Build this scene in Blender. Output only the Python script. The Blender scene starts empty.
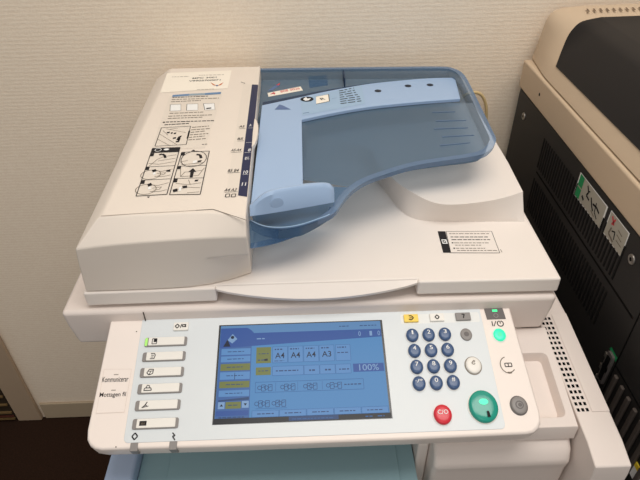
import bpy, bmesh, math, random
from mathutils import Vector, Matrix
random.seed(4)
S = bpy.context.scene
COL = S.collection
rad = math.radians

# ------------------------------------------------------------------ camera model (also used to measure planes of the room)
F = 560.0
CAM = Vector((0, 0, 1.354))
def basis():
    p, y, r = rad(37.8), rad(1.4), rad(0.9)
    fw = Vector((math.sin(y)*math.cos(p), math.cos(y)*math.cos(p), -math.sin(p)))
    rt = Vector((math.cos(y), -math.sin(y), 0))
    dn = fw.cross(rt)
    c, s = math.cos(r), math.sin(r)
    return c*rt + s*dn, -s*rt + c*dn, fw
RT, DN, FW = basis()

class Plane:
    """a real plane of the scene: origin, in-plane axes u and v (v points away / up), normal n"""
    def __init__(s, o, u, v):
        s.o = Vector(o); s.u = Vector(u).normalized(); s.v = Vector(v).normalized(); s.n = s.u.cross(s.v).normalized()
    def px(s, x, y):
        d = RT*((x-320)/F) + DN*((y-240)/F) + FW
        p = CAM + d*((s.o-CAM).dot(s.n)/d.dot(s.n)) - s.o
        return Vector((p.dot(s.u), p.dot(s.v)))
    def at(s, a, b, h=0.0):
        return s.o + s.u*a + s.v*b + s.n*h

A18 = rad(18)
PANEL = Plane((0, .485, .868), (1, 0, 0), (0, math.cos(A18), math.sin(A18)))
LID = Plane((0, 0, .909), (1, 0, 0), (0, 1, 0))
FEED = Plane((0, 0, 1.002), (1, 0, 0), (0, 1, 0))
PLATE = Plane((0, 0, .985), (1, 0, 0), (0, 1, 0))
TRAYF = Plane((0, 0, .9790), (1, 0, 0), (0, 1, 0))
SIDE = Plane((.385, 0, 0), (0, -1, 0), (0, 0, 1))
STOP = Plane((0, 0, .943), (1, 0, 0), (0, 1, 0))
A13 = rad(13)
LEDGE = Plane((0, .3605, .7955), (1, 0, 0), (0, math.cos(A13), math.sin(A13)))
A6 = rad(6)
UNIT = Plane((0, .342, .7955), (1, 0, 0), (0, math.cos(A6), math.sin(A6)))

# ------------------------------------------------------------------ materials
MATS = {}
def srgb(c):
    return tuple(((x/255)/12.92 if x/255 <= .04045 else ((x/255+.055)/1.055)**2.4) for x in c)
def mat(name, rgb, rough=.5, spec=.4, noise=0, nscale=200, bump=0, emit=0, metallic=0, coat=0):
    m = bpy.data.materials.new(name); m.use_nodes = True
    nt = m.node_tree; b = nt.nodes['Principled BSDF']
    c = (*srgb(rgb), 1)
    b.inputs['Base Color'].default_value = c
    b.inputs['Roughness'].default_value = rough
    b.inputs['Specular IOR Level'].default_value = spec
    b.inputs['Metallic'].default_value = metallic
    b.inputs['Coat Weight'].default_value = coat
    if emit:
        b.inputs['Emission Color'].default_value = c
        b.inputs['Emission Strength'].default_value = emit
    if noise or bump:
        tc = nt.nodes.new('ShaderNodeTexCoord'); n = nt.nodes.new('ShaderNodeTexNoise')
        n.inputs['Scale'].default_value = nscale; n.inputs['Detail'].default_value = 4
        nt.links.new(tc.outputs['Object'], n.inputs['Vector'])
        if noise:
            mx = nt.nodes.new('ShaderNodeMix'); mx.data_type = 'RGBA'
            mx.inputs[6].default_value = tuple(v*(1-noise) for v in c[:3])+(1,)
            mx.inputs[7].default_value = tuple(min(1, v*(1+noise)) for v in c[:3])+(1,)
            nt.links.new(n.outputs['Fac'], mx.inputs[0]); nt.links.new(mx.outputs[2], b.inputs['Base Color'])
        if bump:
            bp = nt.nodes.new('ShaderNodeBump'); bp.inputs['Strength'].default_value = bump; bp.inputs['Distance'].default_value = .0004
            nt.links.new(n.outputs['Fac'], bp.inputs['Height']); nt.links.new(bp.outputs['Normal'], b.inputs['Normal'])
    MATS[name] = m
    return m

mat('white_plastic', (238, 229, 221), .45, .35, noise=.012, nscale=30, bump=.12)
mat('feeder_plastic', (232, 221, 209), .45, .35, noise=.012, nscale=30, bump=.12)
mat('body_plastic', (232, 220, 212), .5, .3, noise=.012, nscale=30, bump=.12)
mat('panel_white', (244, 232, 223), .4, .35, bump=.08, nscale=600)
mat('panel_grey', (221, 226, 228), .35, .4)
mat('panel_pale', (233, 234, 231), .35, .4)
mat('key_white', (240, 236, 228), .35, .4)
mat('key_grey', (140, 135, 132), .4, .4)
mat('key_dark', (98, 92, 90), .4, .4)
mat('key_blue', (62, 88, 128), .3, .5)
mat('key_red', (214, 42, 58), .3, .5)
mat('key_green', (22, 152, 132), .22, .6)
mat('key_bright', (40, 225, 170), .3, .5, emit=.55)
mat('led_green', (70, 240, 150), .4, .3, emit=.7)
mat('led_pale', (170, 230, 120), .4, .3, emit=.25)
mat('key_yellow', (250, 214, 92), .4, .4)
mat('ink', (44, 42, 44), .7, .1)
mat('ink_soft', (128, 118, 106), .8, .1)
mat('ink_grey', (150, 142, 132), .8, .1)
mat('ink_orange', (206, 120, 70), .8, .1)
mat('ink_red', (212, 84, 88), .7, .1)
mat('print_white', (240, 240, 238), .6, .2)
mat('navy', (38, 44, 78), .45, .3)
mat('black_plastic', (26, 26, 26), .42, .4)
mat('seam_dark', (70, 62, 56), .8, .1)
mat('seam_faint', (222, 208, 196), .6, .2)
mat('seam_soft', (176, 164, 152), .8, .1)
mat('film_label', (227, 217, 205), .3, .4)
mat('paper_label', (246, 238, 224), .7, .2)
mat('label_blue', (106, 140, 178), .5, .3)
mat('label_greyblue', (150, 168, 182), .5, .3)
mat('sky_plastic', (162, 187, 219), .38, .4)
mat('tray_bead', (176, 204, 230), .25, .5)
mat('sky_dimple', (158, 186, 222), .38, .4)
mat('sky_mark', (96, 118, 160), .5, .3)
mat('tray_hole', (52, 56, 66), .6, .2)
mat('sticker_blue', (158, 186, 214), .35, .4)
mat('teal_tray', (152, 184, 192), .45, .35)
mat('lilac_tray', (176, 194, 222), .42, .35)
mat('screen_frame', (18, 19, 22), .25, .5)
mat('copier_black', (42, 40, 39), .5, .3, noise=.05, nscale=300)
mat('copier_lid', (28, 26, 27), .45, .22, noise=.05, nscale=300)
mat('copier_beige', (200, 178, 152), .5, .3, noise=.015, nscale=30, bump=.12)
mat('copier_slot', (13, 13, 13), .8, .1)
mat('black_slot', (22, 21, 21), .7, .2)
mat('vent_brown', (120, 100, 82), .7, .2)
mat('copier_rib', (84, 76, 71), .5, .3)
mat('label_silver', (178, 172, 158), .4, .4)
mat('label_green', (34, 146, 88), .5, .3)
mat('metal', (170, 166, 160), .3, .5, metallic=.9)
mat('yellow_tag', (238, 208, 60), .6, .2)
mat('cable', (214, 190, 140), .5, .3)
mat('baseboard', (186, 168, 142), .5, .3, noise=.03, nscale=20)
mat('casing', (176, 154, 130), .5, .3, noise=.03, nscale=20)
mat('dark_wood', (52, 42, 32), .5, .3)
mat('brass_strip', (120, 96, 62), .4, .4)
mat('red_brown', (86, 44, 34), .5, .3)

def screen_mat(name, rgb, strength=.62):
    m = mat(name, rgb, .22, .12); b = m.node_tree.nodes['Principled BSDF']
    b.inputs['Base Color'].default_value = (.01, .012, .015, 1)
    b.inputs['Emission Color'].default_value = (*srgb(rgb), 1)
    b.inputs['Emission Strength'].default_value = strength
SCR = .86
screen_mat('scr_bg', (86, 142, 196), SCR)
screen_mat('scr_top', (98, 142, 190), SCR)
screen_mat('scr_bar', (60, 92, 160), SCR)
screen_mat('scr_btn', (98, 147, 202), SCR)
screen_mat('scr_olive', (122, 128, 72), SCR)
screen_mat('scr_line', (62, 104, 158), SCR)
screen_mat('scr_text', (54, 78, 120), SCR)
screen_mat('scr_dark', (36, 40, 58), SCR)
screen_mat('scr_side', (72, 108, 166), SCR)
screen_mat('scr_light', (134, 168, 208), SCR)
screen_mat('scr_foot', (52, 50, 50), SCR)

def tinted(name, tint, body, fac, rough=.15):
    m = bpy.data.materials.new(name); m.use_nodes = True; nt = m.node_tree
    for n in list(nt.nodes): nt.nodes.remove(n)
    out = nt.nodes.new('ShaderNodeOutputMaterial'); mix = nt.nodes.new('ShaderNodeMixShader')
    tr = nt.nodes.new('ShaderNodeBsdfTransparent'); pb = nt.nodes.new('ShaderNodeBsdfPrincipled')
    tr.inputs['Color'].default_value = (*srgb(tint), 1)
    pb.inputs['Base Color'].default_value = (*srgb(body), 1); pb.inputs['Roughness'].default_value = rough
    mix.inputs[0].default_value = fac
    nt.links.new(tr.outputs[0], mix.inputs[1]); nt.links.new(pb.outputs[0], mix.inputs[2]); nt.links.new(mix.outputs[0], out.inputs[0])
    MATS[name] = m
tinted('tray_clear', (172, 190, 208), (98, 124, 148), .58, .2)
tinted('tray_edge', (190, 208, 228), (140, 166, 198), .42, .15)
tinted('tray_skirt', (168, 196, 222), (104, 138, 174), .38, .15)
tinted('tray_deep', (120, 142, 170), (64, 86, 120), .5, .2)

# wallpaper: fine woven horizontal ribs
def wall_mat():
    m = bpy.data.materials.new('wallpaper'); m.use_nodes = True; nt = m.node_tree; b = nt.nodes['Principled BSDF']
    b.inputs['Roughness'].default_value = .8; b.inputs['Specular IOR Level'].default_value = .2
    tc = nt.nodes.new('ShaderNodeTexCoord')
    mp = nt.nodes.new('ShaderNodeMapping'); mp.inputs['Scale'].default_value = (70, 70, 230)
    n1 = nt.nodes.new('ShaderNodeTexNoise'); n1.inputs['Scale'].default_value = 1; n1.inputs['Detail'].default_value = 3
    wv = nt.nodes.new('ShaderNodeTexWave'); wv.bands_direction = 'Z'; wv.inputs['Scale'].default_value = 46
    wv.inputs['Distortion'].default_value = 5.0; wv.inputs['Detail'].default_value = 3; wv.inputs['Detail Scale'].default_value = 6
    nt.links.new(tc.outputs['Object'], mp.inputs[0]); nt.links.new(mp.outputs[0], n1.inputs['Vector']); nt.links.new(tc.outputs['Object'], wv.inputs['Vector'])
    ad = nt.nodes.new('ShaderNodeMix'); ad.data_type = 'FLOAT'; ad.inputs[0].default_value = .65
    nt.links.new(wv.outputs['Fac'], ad.inputs[2]); nt.links.new(n1.outputs['Fac'], ad.inputs[3])
    mx = nt.nodes.new('ShaderNodeMix'); mx.data_type = 'RGBA'
    mx.inputs[6].default_value = (*srgb((238, 219, 196)), 1); mx.inputs[7].default_value = (*srgb((255, 242, 222)), 1)
    nt.links.new(ad.outputs[0], mx.inputs[0]); nt.links.new(mx.outputs[2], b.inputs['Base Color'])
    bp = nt.nodes.new('ShaderNodeBump'); bp.inputs['Strength'].default_value = .35; bp.inputs['Distance'].default_value = .0012
    nt.links.new(ad.outputs[0], bp.inputs['Height']); nt.links.new(bp.outputs['Normal'], b.inputs['Normal'])
    MATS['wallpaper'] = m
wall_mat()
mat('carpet', (50, 35, 27), .95, .05, noise=.35, nscale=260, bump=1)

# ------------------------------------------------------------------ mesh builder
class MB:
    def __init__(s): s.v = []; s.f = []; s.m = []; s.names = []
    def mi(s, name):
        if name not in s.names: s.names.append(name)
        return s.names.index(name)
    def add(s, verts, faces, m):
        b = len(s.v); s.v += [Vector(v) for v in verts]; i = s.mi(m)
        for f in faces: s.f.append([b+k for k in f]); s.m.append(i)
        return s
    def loft(s, rings, m, caps=(True, True), closed=True):
        n = len(rings[0]); vs = [p for r in rings for p in r]; fs = []
        for k in range(len(rings)-1):
            for i in range(n if closed else n-1):
                j = (i+1) % n
                fs.append([k*n+i, k*n+j, (k+1)*n+j, (k+1)*n+i])
        if caps[0]: fs.append(list(range(n))[::-1])
        if caps[1]: fs.append([(len(rings)-1)*n+i for i in range(n)])
        return s.add(vs, fs, m)
    def box(s, x0, x1, y0, y1, z0, z1, m):
        return s.loft([[(x0, y0, z), (x1, y0, z), (x1, y1, z), (x0, y1, z)] for z in (z0, z1)], m)
    def prism(s, poly, z0, z1, m):
        return s.loft([[(x, y, z) for x, y in poly] for z in (z0, z1)], m)
    def slab(s, P, poly, h0, h1, m):          # prism on a plane
        return s.loft([[P.at(x, y, h) for x, y in poly] for h in (h0, h1)], m)
    def flat(s, P, poly, h, m):
        return s.add([P.at(x, y, h) for x, y in poly], [list(range(len(poly)))], m)
    def pflat(s, P, pts, h, m):
        return s.flat(P, ccw([P.px(*p) for p in pts]), h, m)
    def line(s, P, a, b, w, h, m):
        a = Vector(a); b = Vector(b); d = (b-a)
        if d.length < 1e-6: return s
        d.normalize(); q = Vector((-d.y, d.x))*w/2
        return s.flat(P, [a-q, b-q, b+q, a+q], h, m)
    def pline(s, P, pts, w, h, m, close=False):
        q = [P.px(*p) for p in pts]
        if close: q.append(q[0])
        for a, b in zip(q, q[1:]): s.line(P, a, b, w, h, m)
        return s
    def words(s, P, p1, p2, w, h, m, word=.0045, gap=.0011):   # an unreadably small line of print
        a, b = P.px(*p1), P.px(*p2); L = (b-a).length; d = (b-a)/L; t = 0
        while t < L:
            e = min(L, t+word*random.uniform(.5, 1.5))
            if e-t > .0008: s.line(P, a+d*t, a+d*e, w, h, m)
            t = e+gap*random.uniform(.7, 1.3)
        return s
    def arc(s, P, c, r, a0, a1, w, h, m, n=16, ry=None):
        ry = ry or r
        p = [Vector((c[0]+r*math.cos(a0+(a1-a0)*i/n), c[1]+ry*math.sin(a0+(a1-a0)*i/n))) for i in range(n+1)]
        for a, b in zip(p, p[1:]): s.line(P, a, b, w, h, m)
        return s
    def disc(s, P, c, r, h, m, ry=None, n=24):
        ry = ry or r
        return s.flat(P, [(c[0]+r*math.cos(2*math.pi*i/n), c[1]+ry*math.sin(2*math.pi*i/n)) for i in range(n)], h, m)
    def dome(s, P, c, r, hgt, m, ry=None, n=28, base=0):
        ry = ry or r; rings = []
        for k, z in ((1, 0), (1, .55), (.96, .75), (.86, .88), (.62, .97), (.3, 1)):
            rings.append([P.at(c[0]+r*k*math.cos(2*math.pi*i/n), c[1]+ry*k*math.sin(2*math.pi*i/n), base+hgt*z) for i in range(n)])
        return s.loft(rings, m, (False, True))
    def text(s, P, body, c, hgt, m, h, width=None, ang=0, shear=0):
        vs, fs = glyphs(body)
        if not vs: return s
        x0 = min(v[0] for v in vs); x1 = max(v[0] for v in vs); y0 = min(v[1] for v in vs); y1 = max(v[1] for v in vs)
        sy = hgt/(y1-y0); sx = (width/(x1-x0)) if width else sy
        ca, sa = math.cos(ang), math.sin(ang); out = []
        for x, y in vs:
            b = (y-(y0+y1)/2)*sy; a = (x-(x0+x1)/2)*sx+b*shear
            out.append(P.at(c[0]+a*ca-b*sa, c[1]+a*sa+b*ca, h))
        return s.add(out, fs, m)
    def tube(s, pts, r, m, n=10):
        rings = []
        for i, p in enumerate(pts):
            p = Vector(p); d = (Vector(pts[min(i+1, len(pts)-1)])-Vector(pts[max(i-1, 0)])).normalized()
            a = d.orthogonal().normalized() if not rings else (prev-d*prev.dot(d)).normalized()
            prev = a; b = d.cross(a)
            rings.append([p+(a*math.cos(2*math.pi*k/n)+b*math.sin(2*math.pi*k/n))*r for k in range(n)])
        return s.loft(rings, m)
    def build(s, name, parent=None, bevel=0, seg=3, angle=30, smooth=35, label=None, solid=0):
        me = bpy.data.meshes.new(name)
        me.from_pydata([tuple(v) for v in s.v], [], s.f)
        for n in s.names: me.materials.append(MATS[n])
        me.polygons.foreach_set('material_index', s.m)
        bm = bmesh.new(); bm.from_mesh(me)
        bmesh.ops.remove_doubles(bm, verts=bm.verts, dist=1e-6)
        if bevel or solid: bmesh.ops.recalc_face_normals(bm, faces=bm.faces)
        bm.to_mesh(me); bm.free()
        me.polygons.foreach_set('use_smooth', [True]*len(me.polygons))
        me.set_sharp_from_angle(angle=rad(smooth))
        o = bpy.data.objects.new(name, me); COL.objects.link(o)
        if solid:
            q = o.modifiers.new('Solid', 'SOLIDIFY'); q.thickness = solid; q.offset = -1
        if bevel:
            q = o.modifiers.new('Bevel', 'BEVEL'); q.width = bevel; q.segments = seg; q.limit_method = 'ANGLE'; q.angle_limit = rad(angle)
            q.harden_normals = True
        if parent: o.parent = parent; o.matrix_parent_inverse = parent.matrix_basis.inverted()
        if label: o['label'] = label
        return o
def ccw(q):
    a = sum(q[i][0]*q[(i+1) % len(q)][1]-q[(i+1) % len(q)][0]*q[i][1] for i in range(len(q)))
    return q if a > 0 else q[::-1]
GL = {}
def glyphs(body):
    if body in GL: return GL[body]
    cu = bpy.data.curves.new('t', 'FONT'); cu.body = body; cu.resolution_u = 3; cu.offset = .006
    o = bpy.data.objects.new('t', cu); COL.objects.link(o)
    dg = bpy.context.evaluated_depsgraph_get(); dg.update()
    me = bpy.data.meshes.new_from_object(o.evaluated_get(dg))
    r = ([(v.co.x, v.co.y) for v in me.vertices], [list(p.vertices) for p in me.polygons])
    bpy.data.objects.remove(o); bpy.data.curves.remove(cu); bpy.data.meshes.remove(me)
    GL[body] = r
    return r
def rrect(x0, x1, y0, y1, r, n=5):
    out = []
    for cx, cy, a in ((x1-r, y0+r, -90), (x1-r, y1-r, 0), (x0+r, y1-r, 90), (x0+r, y0+r, 180)):
        for i in range(n+1):
            t = rad(a+90*i/n); out.append((cx+r*math.cos(t), cy+r*math.sin(t)))
    return out
def spline(pts, n=6, closed=False):
    pts = [Vector(p) for p in pts]; out = []; N = len(pts)
    rng = range(N if closed else N-1)
    for i in rng:
        p1, p2 = pts[i], pts[(i+1) % N]
        p0 = pts[i-1] if (closed or i > 0) else p1+(p1-p2)
        p3 = pts[(i+2) % N] if (closed or i+2 < N) else p2+(p2-p1)
        for k in range(n):
            t = k/n
            out.append(.5*((2*p1)+(p2-p0)*t+(2*p0-5*p1+4*p2-p3)*t*t+(3*p1-p0-3*p2+p3)*t**3))
    if not closed: out.append(pts[-1])
    return out
def empty(name, loc, label, cat, group=None):
    o = bpy.data.objects.new(name, None); COL.objects.link(o); o.location = loc; o.empty_display_size = .05
    o['label'] = label; o['category'] = cat
    if group: o['group'] = group
    return o
def struct(o): o['kind'] = 'structure'; return o

# ------------------------------------------------------------------ the room
struct(MB().box(-1.8, 1.8, .97, 1.07, 0, 2.7, 'wallpaper').build('wall_back'))
struct(MB().box(-1.8, 1.8, -1.6, 1.07, -.05, 0, 'carpet').build('floor'))
bb = MB().box(-.756, 1.8, .9635, .9695, .001, .066, 'baseboard')
struct(bb.build('baseboard_back', bevel=.003))
struct(MB().box(-.83, -.764, .958, .9695, .001, 2.05, 'casing').build('trim_1', bevel=.003))
dr = MB().box(-1.62, -.832, .960, .9695, .012, 2.04, 'dark_wood')
for z, h, m in ((.040, .006, 'brass_strip'), (.024, .004, 'red_brown'), (.075, .005, 'brass_strip'), (.013, .006, 'brass_strip'), (.11, .005, 'brass_strip')):
    dr.box(-1.60, -.834, .955, .960, z, z+h, m)
struct(dr.build('door_1'))

# ------------------------------------------------------------------ white photocopier
PC = empty('photocopier', (.02, .65, 0), 'off-white photocopier with blue paper tray and tilted touchscreen control panel', 'photocopier')

# cabinet, column and rear support
b = MB()
b.box(-.25, .297, .36, .945, .03, .66, 'body_plastic')
b.box(-.235, .285, .38, .93, .004, .03, 'black_plastic')
b.build('base_cabinet', PC, bevel=.006)
b = MB().box(-.25, .297, .72, .945, .662, .8235, 'body_plastic')
b.build('rear_column', PC, bevel=.004)
# right front column: rounded upper lip over an upright face
prof = [(.72, .662), (.350, .662), (.349, .730), (.346, .745), (.353, .762), (.364, .772), (.72, .772)]
b = MB().loft([[(x, y, z) for y, z in prof] for x in (.136, .297)], 'body_plastic')
b.build('front_column', PC, bevel=.006)
b = MB().loft([[(x, y, z) for y, z in [(.70, .662), (.372, .662), (.372, .752), (.385, .768), (.70, .768)]] for x in (.122, .1355)], 'body_plastic')
b.build('column_side', PC, bevel=.003)

# ledge with a clip recess
def pocket(mb, x0, x1, y0, y1, z0, z1, px0, px1, py0, py1, dz, r, m):
    inner = rrect(px0, px1, py0, py1, r, 4); low = rrect(px0+.004, px1-.004, py0+.004, py1-.004, r*.8, 4); n = len(inner)
    outer = []
    cx, cy = (x0+x1)/2, (y0+y1)/2
    sides = [('y', y0), ('x', x1), ('y', y1), ('x', x0), ('y', y0)]; cor = ((x1, y0), (x1, y1), (x0, y1), (x0, y0))
    for k, (x, y) in enumerate(inner):
        q, i = divmod(k, 5)
        if i == 2: outer.append(cor[q]); continue
        ax, val = sides[q if i < 2 else q+1]
        outer.append((x, val) if ax == 'y' else (val, y))
    lo = [(x, .3605+y*math.cos(A13), .7735) for x, y in outer]
    mb.loft([lo, [LEDGE.at(x, y, -.0015) for x, y in outer], [LEDGE.at(cx+(x-cx)*.993, cy+(y-cy)*.985, 0) for x, y in outer], [LEDGE.at(x, y, 0) for x, y in inner], [LEDGE.at(x, y, -.002) for x, y in rrect(px0+.001, px1-.001, py0+.001, py1-.001, r*.9, 4)], [LEDGE.at(x, y, -dz) for x, y in low]], m)
b = MB()
pocket(b, .137, .298, 0, .130, 0, 0, .2500, .2885, .012, .094, .014, .007, 'body_plastic')
b.build('side_ledge', PC)

# side unit with ventilation holes
b = MB()
UT = lambda y: .7955+(y-.342)*math.tan(A6)
prof = [(.72, .10), (.310, .10), (.314, .775), (.3157, .7885), (.342, UT(.342)), (.52, UT(.52)), (.72, UT(.52))]
b.loft([[(x, y, z) for y, z in prof] for x in (.300, .3400)], 'body_plastic')
SU = b.build('side_unit', PC, bevel=.002)
b = MB()
b.slab(UNIT, [(.3190, .035), (.3394, .035), (.3394, .178), (.3190, .178)], .0002, .0011, 'body_plastic')
b.build('cover_strip', SU, bevel=.0005, seg=2)
b = MB()
for i in range(18):
    for k in range(3):
        x = .3025+k*.0052; y = .036+i*.0078
        b.flat(UNIT, [(x, y), (x+.0032, y), (x+.0032, y+.0042), (x, y+.0042)], .0003, 'copier_slot')
b.build('vent_holes', SU)

# inner output tray
b = MB()
b.box(-.2155, .121, .30, .715, .664, .716, 'teal_tray')
b.box(-.18, .10, .33, .70, .7165, .7185, 'teal_tray')
OT = b.build('output_tray', PC, bevel=.002)
MB().box(-.25, -.2160, .30, .715, .664, .733, 'lilac_tray').build('tray_flange', OT, bevel=.004, label='pale blue flange of the output tray')

# scanner body
b = MB()
def taper(z, d): return [(-.2975+d, .480+d*.6, z), (.2975-d, .480+d*.6, z), (.2975-d, .945, z), (-.2975+d, .945, z)]
b.loft([taper(.8255, .006), taper(.860, .0015), taper(.884, 0)], 'body_plastic')
SB = b.build('scanner_body', PC, bevel=.006)
MB().box(-.2000, -.1992, .4792, .4802, .866, .8815, 'seam_dark').build('seam', SB)

# scanner lid: slab with a hand recess in its front edge, raised end stop, handle and notice
b = MB()
def outl(n, z): return [(-.2655, .486, z), (-.1115, .487, z), (-.1115, n, z), (.127, n, z), (.127, .487, z), (.297, .485, z), (.298, .92, z), (-.2655, .92, z)]
b.loft([outl(.53, .888), outl(.53, .9015), outl(.4925, .9015), outl(.4925, .909)], 'white_plastic')
LD = b.build('scanner_lid', PC, bevel=.003)
top = []; N = 18
rb, rf, lb, lf = [], [], [], []
for i in range(N+1):
    t = i/N; x = -.111+t*.2375; w = math.sin(math.pi*t)
    yb = .4915; yf = .4878-.0105*w**.85; dz = -.0105*w**.8
    rb.append((x, yb, .9084)); rf.append((x, yf, .9072+dz)); lf.append((x, yf+.0012, .9030+dz)); lb.append((x, yb+.02, .8995))
HB = MB().loft([rb, rf, lf, lb], 'white_plastic', (False, False), closed=False)
HB.add([rb[0], rf[0], lf[0], lb[0]], [[0, 1, 2, 3]], 'white_plastic'); HB.add([rb[-1], rf[-1], lf[-1], lb[-1]], [[3, 2, 1, 0]], 'white_plastic')
HB.build('lid_handle', LD, smooth=50)
# raised stop at the right rear of the lid
topc = spline([STOP.px(*p) for p in ((523, 191.5), (506, 197), (487, 201), (462, 204), (442, 204), (427, 200), (412, 192), (400, 184.5), (388, 174), (376, 160), (364, 146))]+[(.0, .80)], 4)
basec = spline([LID.px(*p) for p in ((524.5, 221.5), (508, 221.6), (488, 221.7), (462, 221.7), (440, 221.6), (423, 220.5), (409, 216.5), (398, 208), (388, 195), (376, 180), (362, 164))]+[(.0, .78)], 4)
def ring(c, z, xr): return [(x, y, z) for x, y in c]+[(0, .905, z), (xr, .905, z), (xr, .70, z)]
b = MB().loft([ring(basec, .9085, .295), ring(basec, .9095, .295), ring([(a[0]*.75+c[0]*.25, a[1]*.75+c[1]*.25) for a, c in zip(basec, topc)], .916, .294), ring([(a[0]*.15+c[0]*.85, a[1]*.15+c[1]*.85) for a, c in zip(basec, topc)], .937, .2925), ring(topc, .943, .291)], 'white_plastic')
b.build('raised_stop', LD, bevel=.004, angle=35, smooth=50)
# notice on the lid
b = MB(); h = .0004
b.pflat(LID, [(445.5, 231.6), (491.5, 231.4), (499.7, 253.4), (450.5, 252.9)], h, 'white_plastic')
b.pflat(LID, [(437.6, 231.4), (445.2, 231.5), (450.9, 252.9), (443.2, 252.9)], h, 'ink')
b.pline(LID, [(446, 231.8), (491.5, 231.6), (499.7, 253.2), (450.8, 253.0)], .0006, h+.0002, 'ink', True)
b.pflat(LID, [(441.2, 239.8), (446.2, 239.8), (447.7, 244), (442.6, 244)], h+.0002, 'print_white')
b.pflat(LID, [(442.2, 240.7), (445.4, 240.7), (446.4, 243.2), (443.2, 243.2)], h+.0003, 'ink')
b.line(LID, LID.px(443.5, 242.6), LID.px(445.4, 241.2), .0012, h+.0004, 'print_white')
for y, x0, x1, w, m in ((234, 449, 489, .0013, 'ink_soft'), (237.3, 450.5, 488, .0015, 'ink'), (240, 451.5, 490, .0015, 'ink'), (243.2, 454, 488.5, .0013, 'ink_soft'), (245.5, 455, 481, .0013, 'ink_soft'), (248.6, 456, 485, .0013, 'ink_soft'), (250.8, 457, 497, .0013, 'ink_soft')):
    b.words(LID, (x0, y), (x1, y), w, h+.0002, m)
b.disc(LID, LID.px(452.5, 243.2), .0012, h+.0003, 'ink'); b.disc(LID, LID.px(454.2, 248.6), .0012, h+.0003, 'ink')
b.line(LID, LID.px(500.5, 249.5), LID.px(502, 252.5), .0007, h, 'ink_soft')
b.build('copying_notice', LD, label='white rectangular notice with a black symbol strip')

# ------------------------------------------------------------------ document feeder
def fring(z, xl, xr, yf, dip, yb, sag=0):
    p = []
    for i in range(9):
        t = i/8; x = xl+(xr-xl)*t
        y = yf+.006*max(0, (t-.35)/.65)**1.5 + dip*max(0, (t-.6)/.4)**2
        p.append((x, y, z-sag*(1-t)**3.5))
    return p+[(xr-.0065, yb, z), (xl, yb, z)]
b = MB()
b.loft([fring(.9095, -.262, -.0705, .488, .018, .947),
        fring(.930, -.2605, -.0695, .4875, .012, .949),
        fring(.9500, -.259, -.0685, .487, .0095, .95),
        fring(.9545, -.2585, -.068, .4868, -.001, .95),
        fring(.9818, -.2565, -.068, .4866, -.004, .95, .0085),
        fring(.9995, -.232, -.068, .506, -.016, .948),
        [(x+(.004 if x < -.2 else 0), y+.003 if y < .6 else y-.003, 1.002) for x, y, z in fring(1.002, -.230, -.068, .506, -.016, .948)]], 'feeder_plastic')
DF = b.build('document_feeder', PC, bevel=.0025, angle=22, smooth=28)
b = MB(); a = FEED
b.pline(FEED, [(101, 216), (140, 213.5), (180, 211.5), (213, 209.3), (246.5, 220.3)], .0008, .0003, 'seam_soft')
b.pline(FEED, [(196, 210.6), (213, 209.6), (246.5, 220.6)], .0006, .0005, 'seam_dark')
b.build('cover_seam', DF)
# rounded finger tab on the cover edge
b = MB()
tab = [FEED.px(254.4, 118.5), FEED.px(256.8, 120.5), FEED.px(258.3, 125), FEED.px(258.3, 131), FEED.px(256.9, 139), FEED.px(254.6, 144.5), FEED.px(251.6, 147.5), FEED.px(252.6, 133)]
b.slab(FEED, ccw(tab), -.006, .0008, 'feeder_plastic')
b.build('finger_tab', DF, bevel=.001)

# label with instructions on the feeder cover
b = MB(); h = .0003
b.pflat(FEED, [(169.5, 96.5), (222, 95), (205, 148), (151, 150)], h, 'film_label')
bl = [(172.8, 95.2), (189.5, 94), (205.5, 93.2), (221.3, 92.2)]
def strip(p, q, m): b.pflat(FEED, [(p[0], p[1]), (q[0], q[1]), (q[0]-.7, q[1]+2.0), (p[0]-.7, p[1]+2.0)], h+.0002, m)
strip(bl[0], bl[1], 'label_blue'); strip(bl[1], bl[2], 'label_greyblue'); strip(bl[2], bl[3], 'label_blue')
def ln(y, x0, x1, m='ink_soft', w=.0022, sl=-.9): b.words(FEED, (x0, y+.5), (x1, y+sl), w, h+.0002, m)
ln(97.3, 172.5, 208, 'ink'); ln(99.3, 171.8, 219); ln(101.6, 171, 201)
for x0, x1, y in ((170.4, 181, 105), (187, 198, 104.5), (203.5, 214.5, 104)):
    q = [(x0, y), (x1, y-.4), (x1+(0 if x0 < 200 else .6), y+6), (x0+(-.4 if x0 < 200 else 1.4), y+6.4)]
    b.pflat(FEED, q, h+.0002, 'print_white'); b.pline(FEED, [q[1], q[0], q[3]], .0007, h+.0004, 'ink'); b.pline(FEED, [q[1], q[2], q[3]], .0005, h+.0004, 'ink_grey')
b.pflat(FEED, [(206.5, 108.4), (211.5, 107.8), (211.2, 108.9), (206.2, 109.5)], h+.0004, 'ink')
ln(113.2, 169.5, 204); ln(116, 168.3, 213); ln(118.3, 167.8, 203)
b.disc(FEED, FEED.px(164, 122.6), .0018, h+.0003, 'ink')
ln(121.8, 166, 214, 'ink', .0024); ln(124.6, 164.5, 189, 'ink', .0024)
for k in range(6): ln(127.2+k*2.5, 192-k*.7, 211-k*1.1+random.uniform(-4, 1))
b.words(FEED, (202, 144.8), (208.5, 144.2), .0014, h+.0002, 'ink')
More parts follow.
